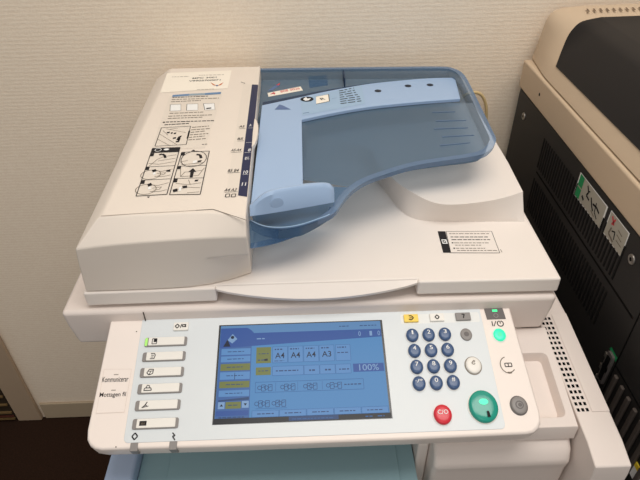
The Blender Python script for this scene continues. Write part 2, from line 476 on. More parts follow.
# large drawing of the scanner
fr = [(161.5, 128), (190.6, 126.5), (186.3, 144.8), (155, 146.6)]
b.pline(FEED, fr, .0009, h+.0003, 'ink', True)
b.pflat(FEED, [(188.6, 131.3), (190.3, 131), (188.4, 138.6), (186.6, 139)], h+.0003, 'ink')
for p in ([(157, 139), (170, 146)], [(160, 134.5), (177, 145)], [(163, 131), (168, 135.5)], [(166, 129), (186, 133)], [(170, 129.5), (178, 128.5)]): b.pline(FEED, p, .0006, h+.0003, 'ink_soft')
for x, y, w in ((167, 132.5, 3), (171, 133, 2), (174, 133.3, 2.4), (173, 138, 3.2), (178, 139, 2.6), (176, 141.5, 3.4), (180, 136.4, 1.8)):
    b.pflat(FEED, [(x, y), (x+w, y-.6), (x+w-.4, y+.9), (x-.3, y+1.2)], h+.0003, 'ink')
b.pflat(FEED, [(178.5, 137), (181, 136), (179.6, 141.6), (176.4, 140)], h+.0003, 'ink')
b.build('instruction_sheet', DF, label='printed film label of paper jam instructions')

# six step drawings
b = MB()
L0 = [(152.2, 149.0), (180.3, 147.9)]
def lerp(p, q, t): return (p[0]+(q[0]-p[0])*t, p[1]+(q[1]-p[1])*t)
colA = [(152.6, 148.6), (180.2, 147.6), (166.9, 194.6), (136.2, 196.4)]
colB = [(181.8, 152.6), (209.4, 151.4), (200.3, 194.6), (169.6, 195.0)]
for q in (colA, colB):
    b.pflat(FEED, q, h, 'film_label'); b.pline(FEED, q, .0010, h+.0003, 'ink', True)
b.pflat(FEED, [colA[0], colA[1], lerp(colA[1], colA[2], .1), lerp(colA[0], colA[3], .1)], h+.0002, 'ink')
def cell(q, s, t, u, v):   # a point inside a column strip: s along, t..v down
    return lerp(lerp(q[0], q[3], t), lerp(q[1], q[2], t), s)
cells = []
for q, cuts in ((colA, (.1, .39, .67, 1)), (colB, (0, .33, .62, 1))):
    for t0, t1 in zip(cuts, cuts[1:]):
        cells.append((q, t0, t1))
        b.pline(FEED, [cell(q, 0, t1, 0, 0), cell(q, 1, t1, 0, 0)], .0008, h+.0003, 'ink')
        pt = lambda s, t: cell(q, s, t0+(t1-t0)*t, 0, 0)
        b.pflat(FEED, [pt(0, .02), pt(.13, .02), pt(.13, .24), pt(0, .24)], h+.0003, 'ink')
def P_(i, s, t): q, t0, t1 = cells[i]; return cell(q, s, t0+(t1-t0)*t, 0, 0)
def dr_(i, pts, w=.0007, m='ink_soft'): b.pline(FEED, [P_(i, *p) for p in pts], w, h+.0003, m)
def bl_(i, pts, m='ink'): b.pflat(FEED, [P_(i, *p) for p in pts], h+.0004, m)
b.arc(FEED, FEED.px(158.2, 150.3), .004, 0, 6.28, .0009, h+.0004, 'print_white'); b.disc(FEED, FEED.px(166.5, 149.8), .0035, h+.0004, 'print_white', ry=.0025)
dr_(0, [(.1, .95), (.3, .5), (.5, .3), (.95, .2)]); dr_(0, [(.05, .75), (.4, .85), (.95, .7)]); dr_(0, [(.35, .6), (.95, .45)])
dr_(0, [(.32, .16), (.42, .1), (.52, .2), (.58, .4)], .0032, 'ink')
for i in (1, 2):
    b.arc(FEED, FEED.px(*P_(i, .25, .6)), .012, 0, 6.28, .0008, h+.0003, 'ink_soft', ry=.011)
    dr_(i, [(.35, .3), (.6, .4), (.95, .25)]); dr_(i, [(.4, .75), (.7, .8), (.95, .7)]); dr_(i, [(.45, .55), (.75, .5), (.7, .65), (.5, .68)])
    bl_(i, [(.24, .28), (.36, .2), (.42, .36), (.3, .44)]); bl_(i, [(.3, .5), (.38, .42), (.42, .62), (.34, .64)], 'print_white')
bl_(1, [(.74, .34), (.88, .28), (.9, .46), (.76, .44)])
b.arc(FEED, FEED.px(*P_(3, .5, .5)), .016, 0, 6.28, .0009, h+.0003, 'ink', ry=.02); dr_(3, [(.56, .2), (.7, .25), (.76, .48)], .0036, 'ink')
bl_(3, [(.5, .66), (.62, .6), (.64, .78), (.5, .84)], 'print_white'); bl_(3, [(.66, .66), (.8, .62), (.78, .74), (.66, .78)]); dr_(3, [(.05, .7), (.3, .6)]); dr_(3, [(.1, .9), (.9, .8)])
dr_(4, [(.12, .15), (.2, .85), (.8, .8), (.95, .2)]); dr_(4, [(.2, .85), (.3, .5), (.9, .4)])
bl_(4, [(.52, .95), (.62, .95), (.62, .5), (.7, .5), (.56, .2), (.42, .5), (.5, .5)])
for p in ([(.1, .3), (.5, .4), (.95, .3)], [(.2, .7), (.5, .55), (.95, .6)], [(.55, .9), (.95, .85)], [(.5, .1), (.6, .4)]): dr_(5, p)
bl_(5, [(.06, .7), (.2, .62), (.24, .8), (.1, .86)]); bl_(5, [(.34, .48), (.5, .45), (.52, .6), (.38, .62)]); bl_(5, [(.26, .55), (.33, .52), (.34, .78), (.26, .8)], 'print_white'); bl_(5, [(.72, .12), (.84, .1), (.82, .2), (.72, .22)])
b.pflat(FEED, [(147, 196.8), (150, 196.6), (148.4, 198.2)], h, 'ink'); b.pflat(FEED, [(191, 151.2), (195.5, 151), (193.6, 149.8)], h, 'ink')
b.build('step_drawings', DF, label='six small step drawings in two columns')

# name sticker with small crest
b = MB()
b.pflat(FEED, [(167.2, 73.3), (231.7, 70.5), (227.6, 88.6), (160.2, 93)], .0004, 'paper_label')
for y0, x0, x1 in ((77.3, 172, 189), (75.6, 199, 224)): b.words(FEED, (x0, y0), (x1, y0-.6), .0016, .0006, 'ink_grey')
b.words(FEED, (197, 90), (214, 89.2), .0012, .0006, 'ink_grey')
def ptext(mb, P, s, p, q, hh, m, h, shear=0, off=0):
    a, c = P.px(*p), P.px(*q); d = c-a
    mb.text(P, s, (a+c)/2, hh, m, h, width=d.length, ang=math.atan2(d.y, d.x), shear=shear)
ptext(b, FEED, 'MPC 3001', (192.6, 78.6), (216.5, 77.6), .0056, 'ink', .0007)
ptext(b, FEED, 'V9903700071', (189, 81.4), (220.5, 80.2), .0056, 'ink', .0007)
c = (217, 84.4)
for sgn in (-1, 1):
    b.pflat(FEED, [(c[0], c[1]+1.8), (c[0]+sgn*2.6, c[1]+.4), (c[0]+sgn*6.6, c[1]-1.8), (c[0]+sgn*4, c[1]+1.0)], .0007, 'ink_orange')
b.pflat(FEED, [(c[0]-1.4, c[1]+1), (c[0]+1.4, c[1]+.9), (c[0], c[1]+2.6)], .0008, 'sky_mark')
b.build('name_sticker', DF, label='white name sticker with a small winged crest')

# paper width scale
b = MB()
b.pflat(FEED, [(243.2, 84.2), (252.0, 84.6), (238.0, 196.0), (225.4, 197.5)], .0002, 'film_label')
b.pflat(FEED, [(252.0, 84.6), (258.3, 84.9), (247.0, 197.0), (238.0, 195.6)], .0003, 'navy')
b.words(FEED, (241, 82.2), (245, 83.6), .0013, .0005, 'ink')
for x, y in ((242, 126.6), (240, 139.2), (236.6, 150.3), (233.4, 171.2), (229.6, 190)):
    t = .0
for s, p, q in (('A5', (239.4, 126.8), (244.5, 126.6)), ('B5', (237.8, 139.2), (243, 139)), ('A5 A4', (231.3, 150.5), (241.2, 150.1)), ('B5 B4', (228.2, 171), (238.8, 170.6)), ('A4 A3', (224.8, 190.2), (236.6, 190))):
    ptext(b, FEED, s, p, q, .0066, 'ink', .0006, .15)
    b.line(FEED, FEED.px(p[0]-.3, p[1]+2.3), FEED.px(q[0]+1, q[1]+2.1), .0006, .0006, 'ink')
for s, p, q in (('A', (249.4, 125.6), (251.6, 125.5)), ('8', (248.2, 150.4), (250.8, 150.3)), ('8½', (245, 158.8), (249.3, 158.5)), ('10', (243.6, 172.6), (248, 172.4)), ('11', (242, 184.6), (246, 184.4))):
    ptext(b, FEED, s, p, q, .0075, 'print_white', .0006, .1)
for y, x0, x1 in ((128.4, 248, 253.4), (143, 246, 252), (153, 244.6, 250.6), (175, 242.6, 248.4)): b.line(FEED, FEED.px(x0, y), FEED.px(x1, y-.2), .0005, .0006, 'print_white')
for x in (226, 232): b.pline(FEED, [(x, 194.4), (x+4, 194.2), (x+3.2, 197.2), (x-.8, 197.3)], .0009, .0006, 'ink', True)
b.build('width_scale', DF, label='paper width scale with a navy stripe')

# ------------------------------------------------------------------ blue input tray
R975 = Plane((0, 0, .977), (1, 0, 0), (0, 1, 0)); R955 = Plane((0, 0, .955), (1, 0, 0), (0, 1, 0))
fr_px = [(330.5, 215.4), (318, 220.3), (302, 225.5), (287, 228.2), (272, 228.2), (260, 225.5), (249.2, 220)]
rim = [(-.0748, .948, .997), (.05, .944, .997), (.15, .940, .997), (.235, .936, .997), (.256, .925, .997), (.266, .898, .997), (.265, .84, .997), (.262, .782, .997), (.2575, .70, .997), (.254, .665, .997)]
for p, z in (((488, 151.5), .9968), ((474, 156.2), .996), ((450, 159.8), .995), ((415, 165.4), .994), ((384, 174.6), .992), ((365, 182), .989), ((352.5, 190.5), .9855), ((343.5, 200.5), .982), ((337.5, 209.5), .979)):
    rim.append((*Plane((0, 0, z), (1, 0, 0), (0, 1, 0)).px(*p), z))
NB = len(rim)-1
rim += [(*R975.px(*p), .977) for p in fr_px]
rim = spline(rim, 4)
def inset(c, d, z=None, dz=0):
    out = []
    for i, p in enumerate(c):
        a = c[max(i-1, 0)]; q = c[min(i+1, len(c)-1)]
        t = Vector((q[0]-a[0], q[1]-a[1])).normalized(); n = Vector((t.y, -t.x))
        x = p[0]+n.x*d; y = p[1]+n.y*d
        out.append(Vector((max(x, -.0745), y, (p[2]+dz) if z is None else z)))
    return out
NB *= 4                                     # index (after subdivision) where the front mouth begins
def fz(i): return .979 if i < NB-10 else .979-.019*min(1, (i-NB+10)/14)
def inset_v(c, f): return [inset(c, f(i))[i] for i in range(len(c))]
front = lambda i: min(1, max(0, (i-NB-4)/8))
lip = inset_v(rim, lambda i: .0085-.0073*front(i)); wall_in = inset_v(rim, lambda i: .0105-.0082*front(i))
low = inset(rim, .001, dz=-.007)
floor_c = inset_v(rim, lambda i: .0140-.0082*front(i))
for i in range(len(rim)): wall_in[i].z = min(rim[i][2]-.002, fz(i)+.001); floor_c[i].z = fz(i)
b = MB()
b.loft([[Vector(p) for p in rim], lip], 'tray_edge', (False, False), closed=False)
b.loft([lip, wall_in, floor_c], 'tray_clear', (False, False), closed=False)
K = NB-10
main = floor_c[:K+1]
b.add(main+[Vector((-.008, .610, .979)), Vector((-.0745, .600, .979))], [list(range(K+3))], 'tray_clear')
back = []
tail = floor_c[K:]
for i in range(len(tail)):
    t = i/(len(tail)-1); p0, p1 = main[-1], Vector((-.0745, .600, .979))
    back.append(p0.lerp(p1, t))
b.loft([back, tail], 'tray_skirt', (False, False), closed=False)
b.loft([low[:NB+9], [Vector(p) for p in rim[:NB+9]]], 'tray_edge', (False, False), closed=False)
IT = b.build('input_tray', PC, smooth=50)
# front skirt below the rim, near the feeder mouth
k0 = NB+8
sk = [Vector(p) for p in rim[k0:]]
bot = spline([R955.px(*p) for p in ((336.5, 210), (333.5, 216.5), (322, 224.5), (307, 232), (290, 239), (274, 244), (262, 246.8), (251, 248.5))], 4)
def rs(c, n):
    return [c[min(int(i*(len(c)-1)/(n-1)), len(c)-2)].lerp(c[min(int(i*(len(c)-1)/(n-1)), len(c)-2)+1], i*(len(c)-1)/(n-1)-min(int(i*(len(c)-1)/(n-1)), len(c)-2)) for i in range(n)]
bot = rs(bot, len(sk))
b = MB().loft([[p-Vector((0, 0, .001)) for p in sk], [Vector(((p.x*.5+q.x*.5), (p.y*.5+q.y*.5)-.0015, .966)) for p, q in zip(sk, bot)], [Vector((q.x, q.y, .955)) for q in bot], [Vector((max(-.0745, q.x-.008), q.y+.014, .951)) for q in bot]], 'tray_skirt', (False, False), closed=False)
b.build('tray_skirt', IT, smooth=60, label='clear blue curved skirt under the tray front')
b = MB()
b.tube([(p[0]-.001, p[1]+.002, p[2]+.0003) for p in rim[k0-4:]], .00055, 'tray_bead', 6)
b.build('rim_bead', IT, smooth=60)
# seams of the clear back section
b = MB()
b.box(.0665, .0685, .900, .9375, .9795, .995, 'tray_deep')
b.build('back_rib', IT)
MB().pflat(TRAYF, [(308, 76.5), (326.5, 75.5), (328, 85.5), (309.5, 88)], .0004, 'tray_skirt').build('latch_recess', IT)
# feed plate: upright part at the feeder mouth and curved band along the back
low_e = spline([(-.0055, .770), (.03, .785), (.068, .799), (.107, .810), (.147, .817), (.195, .824), (.246, .829)], 4)
up_e = spline([(.257, .916), (.21, .916), (.162, .909), (.11, .899), (.059, .881), (.025, .867), (-.008, .851), (-.0675, .824)], 4)
plate = [Vector((-.0675, .548)), Vector((-.0055, .586))]+low_e+up_e
edge = spline([(-.0675, .826), (-.008, .853), (.025, .869), (.059, .883), (.11, .901), (.162, .911), (.21, .918), (.253, .919)], 4)
b = MB().loft([[(p.x, p.y+.021-.017*i/len(edge), .9797) for i, p in enumerate(edge)], [(p.x, p.y-.004, .9797) for p in edge]], 'tray_deep', (False, False), closed=False)
b.build('guide_slot', IT, label='dark slot along the back of the feed plate')
b = MB().slab(PLATE, plate, -.0055, 0, 'sky_plastic')
FP = b.build('feed_plate', IT, bevel=.001, seg=2, angle=50)
for p in ((378, 91), (408, 86), (430, 85)):
    MB().disc(PLATE, PLATE.px(*p), .0055, .0003, 'tray_hole', ry=.0055).build('plate_hole', FP, label='dark round hole')
MB().pflat(PLATE, [(274.5, 109.8), (279.5, 104.6), (283, 105.6), (291, 109.6)], .0003, 'sky_mark').build('arrow_mark', FP, label='darker blue arrow mark')
b = MB(); h = .0003
b.pflat(PLATE, [(300.5, 98.8), (361.5, 85.2), (365.5, 103.8), (302, 115.8)], h, 'sticker_blue')
e = PLATE.px(307, 99.4); b.disc(PLATE, e, .0105, h+.0002, 'ink', ry=.0095)
b.pflat(PLATE, [(303, 99.6), (306, 97.4), (307.4, 98.9), (311, 98.6), (309, 100.6), (305.5, 101.2)], h+.0004, 'print_white')
b.pflat(PLATE, [(316, 97), (328.5, 94.6), (329.5, 101.6), (316.2, 104.4)], h+.0002, 'paper_label'); b.pline(PLATE, [(328.5, 94.6), (329.5, 101.6), (316.2, 104.4)], .0012, h+.0003, 'ink'); b.pline(PLATE, [(316, 97), (328.5, 94.6)], .0006, h+.0003, 'ink_grey')
ptext(b, PLATE, 'R', (320.6, 99.6), (324.6, 98.8), .008, 'ink', h+.0005)
for k in range(7):
    b.words(PLATE, (339+k*.25, 91.3+k*2.1), (354+k*.9+(2 if k > 2 else 0), 88.2+k*2.15), .0025, h+.0002, 'ink', word=.009, gap=.0025)
b.pline(PLATE, [(332, 99), (337, 98)], .0006, h+.0002, 'sky_mark'); b.pline(PLATE, [(303, 113.6), (309, 112.6)], .0016, h+.0002, 'sky_mark')
b.build('loading_sticker', IT, label='pale blue sticker with round black symbol')
# coloured advertising sticker seen inside the clear back section
b = MB()
b.pflat(TRAYF, [(267.5, 93.2), (300.5, 86.6), (303, 90.6), (268.5, 97)], .0004, 'paper_label')
for s, p, q in (('4', (270, 94.4), (275.5, 93.2)), ('808', (280.5, 92), (288, 90.5)), ('0026', (290, 90.2), (299.5, 88.4))):
    ptext(b, TRAYF, s, p, q, .009, 'ink_red', .0006, .2)
b.pflat(TRAYF, [(267, 91.4), (276, 85.4), (280, 83.3), (279, 86), (273, 90)], .0004, 'sky_mark'); b.pflat(TRAYF, [(276, 85.6), (280, 83.2), (279.4, 85.4)], .0006, 'ink_red')
b.build('red_sticker', IT, label='small red and white printed sticker')
# front paper guide (light blue fin)
b = MB(); N = 20; A_, B_, C_, D_ = [], [], [], []
for i in range(N+1):
    t = i/N; x = -.0665+t*(.0975)
    top_z = [.9945, .9985, 1.003, 1.0065, 1.009, 1.0105, 1.0112, 1.0116, 1.0118, 1.0119, 1.0119, 1.0118, 1.0116, 1.0113, 1.0109, 1.0104, 1.0098, 1.0090, 1.0078, 1.0055, .999][i]
    yb = .523+.0235*t**1.15
    A_.append((x, yb, .9855)); B_.append((x, yb+.004, top_z-.003)); C_.append((x, yb+.0075, top_z)); D_.append((x, yb+.0125, top_z-.001))
E_ = [(x, y+.002, .9855) for x, y, z in D_]
b.loft([A_, B_, C_, D_, E_, A_], 'sky_plastic', (False, False), closed=False)
b.add([r[0] for r in (A_, B_, C_, D_, E_)], [[0, 1, 2, 3, 4]], 'sky_plastic'); b.add([r[-1] for r in (A_, B_, C_, D_, E_)], [[4, 3, 2, 1, 0]], 'sky_plastic')
PG = b.build('paper_guide', IT, smooth=40)
# finger dimple on the guide: a shallow ring and disc lying on its face
t = .32; x = -.0665+t*.0975; yb = .523+.0235*t**1.15
G = Plane((x, yb+.0022, .9965), (1, .235, 0), (0, .10, .99))
b = MB(); b.dome(G, (0, 0), .0075, .0007, 'sky_plastic', ry=.0075); b.build('finger_dimple', PG)
# ribs in the paper bed
for p, q in (((432, 112.5), (455, 112)), ((436, 121.2), (466, 120.6)), ((434, 129), (468, 128)), ((442, 137), (474, 135.4)), ((440, 145.6), (470, 143))):
    a, c = TRAYF.px(*p), TRAYF.px(*q)
    MB().slab(TRAYF, ccw([a+Vector((0, -.0012)), c+Vector((0, -.0002)), c+Vector((0, .0002)), a+Vector((0, .0012))]), -.0005, .0008, 'tray_edge').build('bed_rib', IT)

# ------------------------------------------------------------------ control panel
CP_o = [(-.2425, .002), (.2425, .002), (.2465, -.134), (.2450, -.143), (.2410, -.149), (.2350, -.1527), (.2275, -.1542), (.1, -.1555), (-.1, -.1555), (-.226, -.1545), (-.2335, -.153), (-.2395, -.149), (-.2435, -.143), (-.2450, -.134)]
b = MB()
def pr(h, k): return [PANEL.at(x*(1-k*.012), (y if y > 0 else y*(1-k*.03)), h) for x, y in CP_o]
b.loft([pr(-.026, .35), pr(-.017, 0), pr(-.006, 0), pr(-.002, .12), pr(0, .55)], 'panel_white')
CP = b.build('control_panel', PC, bevel=.0015, seg=2, angle=28, smooth=40)
b = MB()
b.slab(PANEL, rrect(-.2035, .2050, -.1480, .0005, .005), -.001, .0007, 'panel_grey')
b.slab(PANEL, rrect(.107, .2025, -.0215, -.0085, .002), .0003, .0009, 'panel_pale')
b.build('inset_plate', CP, bevel=.0003, seg=1, angle=50)
H0 = .0007
# function keys down the left
sym = ['page', 'box', 'hex', 'print', 'scan', 'fax']
ky = [342.5, 357.2, 372.8, 389, 405.6, 423.8]
for i, y in enumerate(ky):
    v = PANEL.px(160, y).y; x0, x1 = -.1965, -.1470
    b = MB()
    b.slab(PANEL, rrect(x0, x1, v-.0057, v+.0057, .0022), H0, H0+.0014, 'key_grey')
    b.slab(PANEL, rrect(x0+.0048, x1-.0030, v-.0047, v+.0052, .001), H0+.0010, H0+.0028, 'key_white')
    if i == 0: b.flat(PANEL, rrect(x0+.0005, x0+.0036, v-.0048, v+.0052, .001), H0+.0016, 'led_pale')
    hh = H0+.0030; cx = x0+.0118
    def sq(a0, a1, b0, b1, m='ink'): b.flat(PANEL, [(cx+a0, v+b0), (cx+a1, v+b0), (cx+a1, v+b1), (cx+a0, v+b1)], hh, m)
    def pl(pts, w=.0006, close=False):
        q = [Vector((cx+p[0], v+p[1])) for p in pts]+([Vector((cx+pts[0][0], v+pts[0][1]))] if close else [])
        for p, r in zip(q, q[1:]): b.line(PANEL, p, r, w, hh, 'ink')
    if i == 0: pl([(-.0025, -.003), (.0028, -.003), (.0028, .0034), (-.0025, .0034)], .0008, True); sq(-.0008, .0028, -.0008, .0034)
    if i == 1: pl([(-.002, .0034), (.0022, .0034), (.0034, .001), (.0022, -.003), (-.0024, -.003)], .0009); pl([(-.0014, .0012), (.002, .0012)], .0008); pl([(-.0016, -.001), (.0014, -.001)], .0008)
    if i == 2: pl([(-.0036, -.001), (-.0012, .0032), (.0036, .003), (.0030, -.002), (-.001, -.0034)], .0009, True); pl([(-.001, -.0034), (.001, .001), (.0034, .0014)], .0007); pl([(.001, .001), (-.003, .0008)], .0007)
    if i == 3: pl([(-.0042, -.0024), (.0042, -.0024), (.0034, .0004), (-.0034, .0004)], .0009, True); pl([(-.002, .0006), (-.001, .0036), (.0014, .003), (.002, .0006)], .0008)
    if i == 4: pl([(-.0036, -.003), (-.001, -.0008), (.0016, .0034)], .001); pl([(-.003, -.0026), (.0034, -.0012)], .0008); pl([(0, 0), (.0016, -.001)], .0008)
    if i == 5: sq(-.0038, .0038, -.0024, .0026); sq(-.0022, .0022, -.0012, .0014, 'ink_soft')
    b.build('function_key', CP, bevel=.0004, seg=2, angle=50)
# small key above them
v = PANEL.px(182, 327.2).y; b = MB()
b.slab(PANEL, rrect(-.1645, -.1470, v-.0052, v+.0050, .0012), H0, H0+.0026, 'key_white')
for s, x, w in (('◇', -.1605, .004), ('/', -.1562, .0025)): pass
for p, q in (((-.1625, 0), (-.160, .0026)), ((-.160, .0026), (-.1575, 0)), ((-.1575, 0), (-.160, -.0026)), ((-.160, -.0026), (-.1625, 0)), ((-.1562, -.0024), (-.1548, .0024)), ((-.1538, .0016), (-.1495, .0016)), ((-.1538, -.001), (-.1495, -.001)), ((-.1538, .0016), (-.1538, -.001)), ((-.1515, .0016), (-.1495, -.001))):
    b.line(PANEL, (p[0], p[1]+v), (q[0], q[1]+v), .0011, H0+.0029, 'ink')
b.build('counter_key', CP, bevel=.0005, seg=2, angle=50)
# indicator lenses wrapped over the front edge
for x in (134, 173):
    c = PANEL.px(x, 447); b = MB()
    b.slab(PANEL, rrect(c.x-.0041, c.x+.0041, -.1568, -.1478, .0008), -.012, .0008, 'key_grey')
    b.build('indicator_lens', CP, bevel=.0006, seg=2)
b = MB(); c = PANEL.px(135, 436.6)
for p, q in (((-.003, 0), (0, .0036)), ((0, .0036), (.003, 0)), ((.003, 0), (0, -.0036)), ((0, -.0036), (-.003, 0))): b.line(PANEL, (c.x+p[0], c.y+p[1]), (c.x+q[0], c.y+q[1]), .0014, H0+.0003, 'ink')
b.build('data_symbol', CP)
b = MB(); c = PANEL.px(173.8, 436.6)
for p, q in (((-.0016, .004), (.0014, .0006)), ((.0014, .0006), (-.0012, .0002)), ((-.0012, .0002), (.0018, -.004))): b.line(PANEL, (c.x+p[0], c.y+p[1]), (c.x+q[0], c.y+q[1]), .0013, H0+.0003, 'ink')
b.build('error_symbol', CP)
# printed status labels
b = MB()
b.pflat(PANEL, [(104.4, 369.4), (131.6, 369.4), (124.4, 412.4), (96.2, 413.4)], .0003, 'panel_white')
b.pline(PANEL, [(104.4, 369.4), (131.6, 369.2), (124.4, 412.4), (96.2, 413.4)], .0003, .0005, 'seam_faint', True)
ptext(b, PANEL, 'Kommunicerar', (102.6, 379.8), (128.6, 379.0), .0062, 'ink', .0006)
ptext(b, PANEL, 'Mottagen fil', (99.8, 395.6), (126, 394.8), .0066, 'ink', .0006)
b.words(PANEL, (114, 374.8), (119, 374.7), .0009, .0006, 'ink_grey'); b.words(PANEL, (111.4, 390.4), (116, 390.3), .0009, .0006, 'ink_grey')
b.build('status_label', CP, label='small printed label with two lines of Swedish text')
# top row of small keys
for (x0, x1, nm, m, g) in ((403.4, 417.6, 'reset_key', 'key_yellow', 0), (429.4, 443.4, 'interrupt_key', 'key_white', 1), (455.2, 470, 'energy_key', 'key_grey', 2)):
    a, c = PANEL.px(x0, 317.6), PANEL.px(x1, 317.2); v = -.0146
    b = MB().slab(PANEL, rrect(a.x, c.x, v-.0050, v+.0050, .0008), H0, H0+.0028, m); cx = (a.x+c.x)/2; hh = H0+.0031
    d = [(-.0026, 0), (0, .0028), (.0026, 0), (0, -.0028)] if g != 2 else [(-.0016, .0026), (.0016, .0022), (.0006, .0002), (-.0002, -.0026)]
    if g == 0: d = [(-.0026, .0026), (.0004, .0028), (.0028, 0), (0, -.0028), (-.003, -.0018)]
    for p, q in zip(d, d[1:]+([d[0]] if g == 1 else [])): b.line(PANEL, (cx+p[0], v+p[1]), (cx+q[0], v+q[1]), .0012, hh, 'ink')
    if g == 0: b.line(PANEL, (cx-.002, v), (cx+.001, v), .001, hh, 'red_brown')
    b.build(nm, CP, bevel=.0006, seg=2, angle=50, label={'reset_key': 'yellow rectangular key', 'interrupt_key': 'white rectangular key', 'energy_key': 'grey rectangular key'}[nm])
# number pad
for r, row in enumerate((('1', '2', '3'), ('4', '5', '6'), ('7', '8', '9'), ('*', '0', '#'))):
    for k, s in enumerate(row):
        c = Vector((.1181+.0193*k, -.0369-.01952*r)); b = MB()
        b.dome(PANEL, c, .0085, .0007, 'panel_pale', ry=.0096, base=H0)
        b.dome(PANEL, c, .0073, .0050, 'key_blue', ry=.0083, base=H0)
        if s == '*':
            b.text(PANEL, '·/*', (c.x, c.y+.0022), .0042, 'print_white', H0+.0053, width=.0085)
        else:
            b.text(PANEL, s, (c.x, c.y+.0024), .0050, 'print_white', H0+.0053, width={'1': .0018}.get(s, .0038))
        b.build('number_key', CP, smooth=40)
def round_key(nm, p, r, m, hgt=.004, ry=None, label=None, ring=None, deco=None, h0=H0):
    c = PANEL.px(*p); b = MB()
    if ring: b.dome(PANEL, c, r+.0012, .0008, ring, ry=(ry or r)+.0012, base=h0)
    b.dome(PANEL, c, r, hgt, m, ry=ry, base=h0)
    if deco: deco(b, c, h0+hgt+.0003)
    return b.build(nm, CP, smooth=40, label=label)
round_key('login_key', (466, 335), .0068, 'key_grey', .002, .0078, 'small grey round key', None, lambda b, c, h: (b.disc(PANEL, c, .003, h, 'key_dark')))
def clear_d(b, c, h):
    for p, q in (((-.002, 0), (.0005, .003)), ((.0005, .003), (.0022, .0022)), ((-.002, 0), (-.0005, -.0018)), ((0, .001), (.0018, .0012)), ((-.0005, -.0018), (.0018, -.0008))):
        b.line(PANEL, (c.x+p[0], c.y+.002+p[1]), (c.x+q[0], c.y+.002+q[1]), .0009, h, 'ink_soft')
round_key('sample_key', (473, 366), .0087, 'key_white', .0035, .0098, 'white round key', 'ink_grey', clear_d)
round_key('clear_stop_key', (442.3, 415.3), .0098, 'key_red', .005, .0108, 'red round key', 'panel_pale', lambda b, c, h: b.text(PANEL, 'C/◇'.replace('◇', 'O'), (c.x, c.y+.002), .0048, 'print_white', h, width=.0115))
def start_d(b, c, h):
    b.disc(PANEL, (c.x, c.y+.004), .0052, h, 'key_bright', ry=.0034)  # bright spot painted on the upper half of the key as an emissive disc
    b.flat(PANEL, [(c.x+.0012, c.y-.0128), (c.x+.0046, c.y-.0128), (c.x+.0038, c.y-.0062), (c.x+.0014, c.y-.0062)], h+.0002, 'ink')
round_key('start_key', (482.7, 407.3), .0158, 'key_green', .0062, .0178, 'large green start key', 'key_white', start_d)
round_key('power_key', (499.3, 335.3), .0072, 'key_bright', .003, .0080, 'lit green power key', 'panel_pale', lambda b, c, h: b.disc(PANEL, c, .0025, h-.0001, 'led_green'), h0=.0)
round_key('copy_key', (518.7, 405.7), .0086, 'key_grey', .0032, .0098, 'grey round key at the right corner', 'key_dark', lambda b, c, h: (b.arc(PANEL, c, .0040, 0, 6.28, .0012, h, 'key_dark'), b.disc(PANEL, (c.x+.0006, c.y), .0022, h, 'key_dark')), h0=0)
b = MB(); a, c = PANEL.px(485.6, 312.8), PANEL.px(504, 312.4)
b.slab(PANEL, [(a.x, -.0185), (c.x, -.0185), (c.x-.001, -.0045), (a.x-.001, -.0045)], -.0005, .0012, 'key_dark')
mx = (a.x+c.x)/2
b.flat(PANEL, [(mx-.0032, -.0092), (mx+.0030, -.0092), (mx+.0030, -.0062), (mx-.0032, -.0062)], .0015, 'led_green')
b.arc(PANEL, (mx, -.0142), .0026, 0, 6.28, .0009, .0015, 'key_grey')
b.build('power_lamp', CP, label='dark lamp window with a green light')
b = MB(); c = PANEL.px(497.3, 323.7)
b.line(PANEL, (c.x-.0060, c.y-.0030), (c.x-.0060, c.y+.0032), .0011, .0004, 'ink'); b.line(PANEL, (c.x-.0046, c.y-.0032), (c.x-.0012, c.y+.0034), .0010, .0004, 'ink')
b.arc(PANEL, (c.x+.0036, c.y), .0036, 1.9, 7.5, .0011, .0004, 'ink'); b.line(PANEL, (c.x+.0036, c.y), (c.x+.0036, c.y+.0036), .0011, .0004, 'ink')
b.build('power_symbol', CP)
b = MB(); c = PANEL.px(508, 365)
b.arc(PANEL, c, .0088, 1.8, 5.0, .0010, .0004, 'ink_soft', ry=.0098); b.arc(PANEL, c, .0078, 4.4, 5.6, .0010, .0004, 'ink_soft', ry=.0088)
for p, q in (((-.0035, -.002), (.0042, -.002)), ((.0042, -.002), (.0042, .0022)), ((.0042, .0022), (-.0035, .0022)), ((-.0035, .0022), (-.0035, -.002)), ((.0002, -.002), (.0002, .0022))): b.line(PANEL, (c.x+p[0], c.y+p[1]), (c.x+q[0], c.y+q[1]), .0009, .0004, 'ink')
b.build('book_symbol', CP)
for p in ((136.6, 331.6), (116, 447)): MB().disc(PANEL, PANEL.px(*p), .0007, .0003, 'seam_dark', n=10).build('pin_hole', CP)

# ------------------------------------------------------------------ touch screen
b = MB()
fx0, fx1, fy0, fy1 = -.1106, .0845, -.1325, -.0147
b.slab(PANEL, [(fx0, fy0), (fx1, fy0), (fx1, fy1), (fx0, fy1)], .0002, .0010, 'screen_frame')
TS = b.build('touch_screen', PC)
D = Plane(PANEL.at(0, 0, .0012), PANEL.u, PANEL.v)
